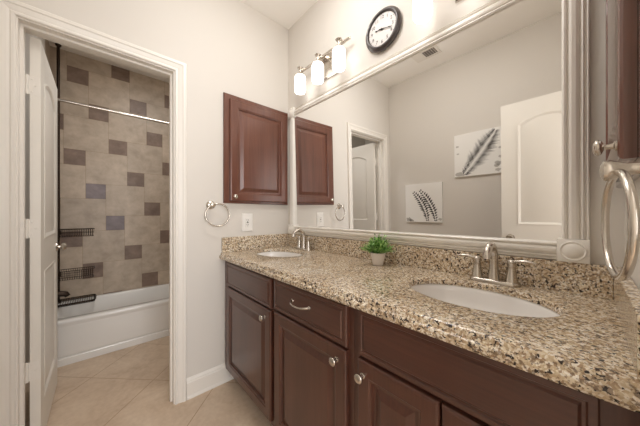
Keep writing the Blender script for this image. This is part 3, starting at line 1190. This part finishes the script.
# ------------------------------------------------------------------ potted plant
px, py = 0.975, -0.112
r = root('potted_plant', (px, py, CT), 'small leafy green plant in a white pot on the granite, between the sinks', 'plant')
b = L((px, py, CT + 0.0004), (0, 0, 1), [(0.024, 0), (0.026, 0.001), (0.0385, 0.060), (0.0390, 0.064), (0.0360, 0.064), (0.0350, 0.056), (0, 0.056)], 28)
obj('pot', b, POT, r, smooth=True, angle=40)
obj('soil', L((px, py, CT + 0.0566), (0, 0, 1), [(0.0345, 0), (0.030, 0.003), (0, 0.005)], 20), SOIL, r)
rnd = random.Random(11)
b = bmesh.new()
for i in range(120):
    th = rnd.uniform(0, 2 * pi)
    el = math.acos(rnd.uniform(0.02, 1.0))
    ln = rnd.uniform(0.060, 0.098) * (1.0 - 0.15 * sin(el))
    base = Vector((px + rnd.uniform(-.016, .016), py + rnd.uniform(-.016, .016), CT + 0.060))
    d0 = Vector((sin(el) * cos(th), sin(el) * sin(th), cos(el) + 0.22)).normalized()
    tip = base + d0 * ln
    if tip.y > -0.030:
        tip.y = -0.030 - rnd.uniform(0, 0.012)
    tube(b, [base, (base + tip) / 2 + Vector((0, 0, 0.004)), tip], [0.0010, 0.0008, 0.0005], 4)
    for k in range(7):
        s = 0.35 + 0.65 * k / 6
        p = base.lerp(tip, s)
        ld = (d0 + Vector((rnd.uniform(-1, 1), rnd.uniform(-1, 1), rnd.uniform(-.5, .8))) * 0.9).normalized()
        if p.y + ld.y * 0.018 > -0.026:
            ld.y = -abs(ld.y)
        a_, _ = frame_axes(ld)
        up = a_.cross(ld)
        L_ = rnd.uniform(0.013, 0.020)
        W_ = L_ * 0.36
        q0 = b.verts.new(p)
        q1 = b.verts.new(p + ld * L_ * .45 + a_ * W_ + up * 0.001)
        q2 = b.verts.new(p + ld * L_ - up * 0.002)
        q3 = b.verts.new(p + ld * L_ * .45 - a_ * W_ + up * 0.001)
        q4 = b.verts.new(p + ld * L_ * .45 - up * 0.0015)
        b.faces.new((q0, q1, q4))
        b.faces.new((q1, q2, q4))
        b.faces.new((q2, q3, q4))
        b.faces.new((q3, q0, q4))
obj('foliage', b, LEAF, r)

# ------------------------------------------------------------------ fern canvases on the back wall (seen in the mirror)


def frond(bm, M, spine, wid, n, seed, d0, half=None, thick=0.005, lean=0.55):
    """spine: function s -> (u, w); draws paired brush leaflets as thin raised blades."""
    rn = random.Random(seed)
    for i in range(n):
        s = 0.02 + 0.97 * i / n
        p = spine(s)
        q = spine(min(1, s + 0.01))
        dx, dy = q[0] - p[0], q[1] - p[1]
        l = math.hypot(dx, dy)
        dx, dy = dx / l, dy / l
        ww = wid * (sin(pi * (0.10 + 0.86 * s)) ** 0.8) * rn.uniform(0.82, 1.12)
        for sg in (1, -1):
            if half and sg != half and rn.random() < 0.35:
                continue
            nx, ny = -dy * sg, dx * sg
            ex, ey = p[0] + nx * ww + dx * ww * lean, p[1] + ny * ww + dy * ww * lean
            bx, by = p[0] + nx * 0.0012, p[1] + ny * 0.0012
            mx, my = bx * 0.66 + ex * 0.34, by * 0.66 + ey * 0.34
            t = thick * rn.uniform(0.75, 1.2)
            vs = [(bx, by), (mx + dx * t, my + dy * t), (ex, ey), (mx - dx * t, my - dy * t)]
            f0 = [bm.verts.new(M(u, w_, d0 + 0.0006)) for u, w_ in vs]
            bm.faces.new(f0)


def canvas(name_, u0, u1, w0, w1, label, kind):
    T = 0.022
    r = root('canvas_print', ((u0 + u1) / 2, YB, w0), label, 'wall art', 'fern canvases on the back wall')
    M = lambda u, w_, d: Vector((u, YB + 0.0006 + d, w_))
    b = bmesh.new()
    nested(b, M, [rect(u0, u1, w0, w1, 0.004, 0), rect(u0, u1, w0, w1, 0, 0.002), rect(u0, u1, w0, w1, 0, T - 0.002), rect(u0, u1, w0, w1, 0.002, T)])
    obj('stretched_canvas', b, CANVAS, r)
    W_, H_ = u1 - u0, w1 - w0
    P = lambda a, c: (u0 + a * W_, w0 + c * H_)
    b = bmesh.new()
    if kind == 'two':
        frond(b, M, lambda s: P(0.84 - 0.10 * s - 0.36 * s * s, 0.03 + 0.90 * s - 0.06 * s * s), 0.050, 15, 3, T, thick=0.0125, lean=0.35)
        frond(b, M, lambda s: P(0.62 - 0.06 * s - 0.36 * s * s, 0.03 + 0.86 * s - 0.06 * s * s), 0.050, 15, 4, T, thick=0.0125, lean=0.35)
    else:
        frond(b, M, lambda s: P(0.20 + 0.66 * s + 0.02 * sin(pi * s), 0.03 + 0.93 * s), 0.098, 40, 5, T, thick=0.0052, lean=0.60)
    obj('painted_fern', b, FERN, r)
    # soft grey smudges along the lower edge
    rn = random.Random(9 if kind == 'two' else 12)
    spots = [(0.10, 0.07, .09), (0.18, 0.04, .07), (0.95 if kind == 'two' else 0.88, 0.08, .06)]
    if kind != 'two':
        spots += [(0.90, 0.22, .08), (0.86, 0.17, .06), (0.93, 0.36, .05), (0.07, 0.72, .04), (0.08, 0.55, .03), (0.93, 0.55, .04)]
    for a, c, q in spots:
        vs = []
        b = bmesh.new()
        for k in range(14):
            t = 2 * pi * k / 14
            rr = q * rn.uniform(0.6, 1.1)
            uu, ww = P(min(0.985, max(0.015, a + rr * cos(t))), min(0.985, max(0.015, c + rr * 0.7 * sin(t))))
            vs.append(b.verts.new(M(uu, ww, T + 0.0003)))
        b.faces.new(vs)
        obj('painted_smudge', b, FERNL, r)
    return r


canvas('a', 0.218, 0.646, 1.030, 1.475, 'white canvas of two drooping grey fronds, the lower left one reflected in the mirror', 'two')
canvas('b', 0.772, 1.196, 1.505, 1.935, 'white canvas of one broad upright grey fern, the higher one reflected in the mirror', 'one')

# ------------------------------------------------------------------ ceiling vent (reflected at the top of the mirror)
r = root('ceiling_vent', (0.62, -1.29, HC), 'white slatted air vent on the ceiling, reflected near the top of the mirror', 'vent')
vx0, vx1, vy0, vy1 = 0.50, 0.74, -1.37, -1.21
b = bmesh.new()
for a in ((vx0, vx1, vy0, vy0 + 0.022), (vx0, vx1, vy1 - 0.022, vy1), (vx0, vx0 + 0.10, vy0 + 0.022, vy1 - 0.022), (vx1 - 0.022, vx1, vy0 + 0.022, vy1 - 0.022)):
    box(b, a[0], a[1], a[2], a[3], HC - 0.008, HC - 0.0004)
obj('vent_frame', b, TRIM, r)
obj('duct_opening', B(vx0 + 0.10, vx1 - 0.022, vy0 + 0.022, vy1 - 0.022, HC - 0.0015, HC - 0.0005), SLOT, r)
for k in range(5):
    x = vx0 + 0.112 + k * 0.022
    b = bmesh.new()
    nested(b, lambda u, w_, d: Vector((u, w_, d)), [[(x, vy0 + 0.022, HC - 0.002), (x + 0.002, vy0 + 0.022, HC - 0.002), (x + 0.002, vy1 - 0.022, HC - 0.002), (x, vy1 - 0.022, HC - 0.002)],
                                                    [(x + 0.006, vy0 + 0.022, HC - 0.009), (x + 0.008, vy0 + 0.022, HC - 0.009), (x + 0.008, vy1 - 0.022, HC - 0.009), (x + 0.006, vy1 - 0.022, HC - 0.009)]])
    obj('slat', b, TRIM, r)

# ------------------------------------------------------------------ bathtub
TX0, TX1, TY0, TY1, TZ = XT + 0.001, -0.998, YTL + 0.001, -0.001, 0.348
r = root('bathtub', ((TX0 + TX1) / 2, (TY0 + TY1) / 2, 0), 'white alcove bathtub with a panelled apron under the tiled wall', 'bathtub')


def rrect(x0, x1, y0, y1, rad, z, n=8):
    pts = []
    for (cx, cy, a0) in ((x1 - rad, y1 - rad, 0), (x0 + rad, y1 - rad, 90), (x0 + rad, y0 + rad, 180), (x1 - rad, y0 + rad, 270)):
        for k in range(n + 1):
            a = radians(a0 + 90 * k / n)
            pts.append((cx + rad * cos(a), cy + rad * sin(a), z))
    return pts


idm = lambda x, y, z: Vector((x, y, z))
b = bmesh.new()
lp = [rrect(TX0, TX1 - 0.012, TY0, TY1, 0.004, 0.058), rrect(TX0, TX1 - 0.006, TY0, TY1, 0.004, TZ - 0.05), rrect(TX0, TX1, TY0, TY1, 0.004, TZ - 0.026), rrect(TX0, TX1, TY0, TY1, 0.004, TZ - 0.014), rrect(TX0 + .002, TX1 - .004, TY0 + .002, TY1 - .002, 0.006, TZ - 0.004), rrect(TX0 + .006, TX1 - .014, TY0 + .006, TY1 - .006, 0.008, TZ),
      rrect(TX0 + 0.045, TX1 - 0.075, TY0 + 0.07, TY1 - 0.07, 0.10, TZ), rrect(TX0 + 0.055, TX1 - 0.087, TY0 + 0.082, TY1 - 0.082, 0.10, TZ - 0.012),
      rrect(TX0 + 0.085, TX1 - 0.115, TY0 + 0.11, TY1 - 0.14, 0.11, 0.12), rrect(TX0 + 0.13, TX1 - 0.16, TY0 + 0.16, TY1 - 0.20, 0.10, 0.075)]
nested(b, idm, lp)
obj('basin', b, TUBM, r, smooth=True, angle=50)
b = bmesh.new()
Mx = lambda u, w_, d: Vector((TX1 - 0.0115 + d, u, w_))


def rr2(i, d, rad):
    return [(p[0], p[1], d) for p in rrect(TY0 + 0.055 + i, TY1 - 0.055 - i, 0.062 + i, TZ - 0.032 - i, rad, 0)]


nested(b, Mx, [rr2(0.0, -0.002, 0.05), rr2(0.0, 0.0, 0.05), rr2(0.010, 0.005, 0.045), rr2(0.020, 0.006, 0.04)])
obj('apron_panel', b, TUBM, r, smooth=True, angle=40)
obj('skirt', B(TX1 - 0.05, TX1 - 0.001, TY0, TY1, 0.0, 0.058, 0.004), TUBM, r)

# shower rod
r = root('shower_curtain_rod', (-1.0, -0.76, 2.052), 'thin bright shower curtain rod spanning the bath above the tub', 'curtain rod')
b = bmesh.new()
tube(b, [(-1.03, YTL + 0.004, 2.052), (-1.03, -0.76, 2.052), (-1.03, -0.004, 2.052)], 0.0115, 14)
obj('rod', b, NICKEL, r, smooth=True)
for y, s in ((YTL + 0.0006, 1), (-0.0006, -1)):
    obj('flange', L((-1.03, y, 2.052), (0, s, 0), [(0.032, 0), (0.031, 0.006), (0.018, 0.018), (0.016, 0.026)], 20), CHROME, r, smooth=True)

# corner caddy: bronze tension pole with wire baskets
cxp, cyp = -1.575, -1.470
r = root('shower_caddy', (cxp, cyp, TZ), 'dark wire shower caddy on a tall corner pole beside the tiled wall', 'shower caddy')
b = bmesh.new()
tube(b, [(cxp, cyp, TZ + 0.001), (cxp, cyp, HC - 0.001)], 0.011, 12)
lathe(b, (cxp, cyp, TZ + 0.0008), (0, 0, 1), [(0.022, 0), (0.020, 0.010), (0.012, 0.020)], 16)
lathe(b, (cxp, cyp, HC - 0.0008), (0, 0, -1), [(0.022, 0), (0.020, 0.010), (0.012, 0.020)], 16)
obj('pole', b, BRONZE, r, smooth=True)


def basket(zt, h, ya, yb2, xa, xb, wire=0.0022):
    b = bmesh.new()

    def loop(z, ins, rad_w):
        tube(b, [Vector(p) for p in rrect(xa + ins, xb - ins, ya + ins, yb2 - ins, 0.03, z, 4)], rad_w, 6, closed=True)
    loop(zt, 0, wire * 1.3)
    loop(zt - h, 0.006, wire)
    loop(zt - h * 0.5, 0.003, wire * 0.8)
    n = 15
    for k in range(n + 1):
        y = ya + 0.012 + (yb2 - ya - 0.024) * k / n
        tube(b, [(xa + 0.001, y, zt), (xa + 0.006, y, zt - h), (xb - 0.006, y, zt - h), (xb - 0.001, y, zt)], wire * 0.75, 5)
    lathe(b, (cxp, cyp, zt - h * 0.8), (0, 0, 1), [(0.012, 0), (0.018, 0.004), (0.018, h * 0.6), (0.012, h * 0.7)], 14)
    return b


obj('wire_basket', basket(1.030, 0.066, -1.478, -1.225, -1.60, -1.47), BRONZE, r, smooth=True)
obj('wire_basket', basket(0.650, 0.080, -1.478, -1.225, -1.60, -1.47), BRONZE, r, smooth=True)
b = basket(0.376, 0.016, -1.478, -1.215, -1.585, -1.38, 0.0035)
obj('wire_tray', b, BRONZE, r, smooth=True)

# tub filler on the left bath wall
r = root('tub_spout', (-1.36, YTL, 0.48), 'dark tub spout on the bath wall, low over the tub rim', 'tub spout')
b = bmesh.new()
tube(b, [(-1.36, YTL + 0.001, 0.48), (-1.36, YTL + 0.09, 0.48), (-1.36, YTL + 0.125, 0.472), (-1.36, YTL + 0.135, 0.452)], [0.026, 0.024, 0.023, 0.019], 16)
obj('spout_body', b, BRONZE, r, smooth=True)
obj('wall_ring', L((-1.36, YTL + 0.0006, 0.48), (0, 1, 0), [(0.034, 0), (0.033, 0.006), (0.027, 0.010)], 20), BRONZE, r, smooth=True)
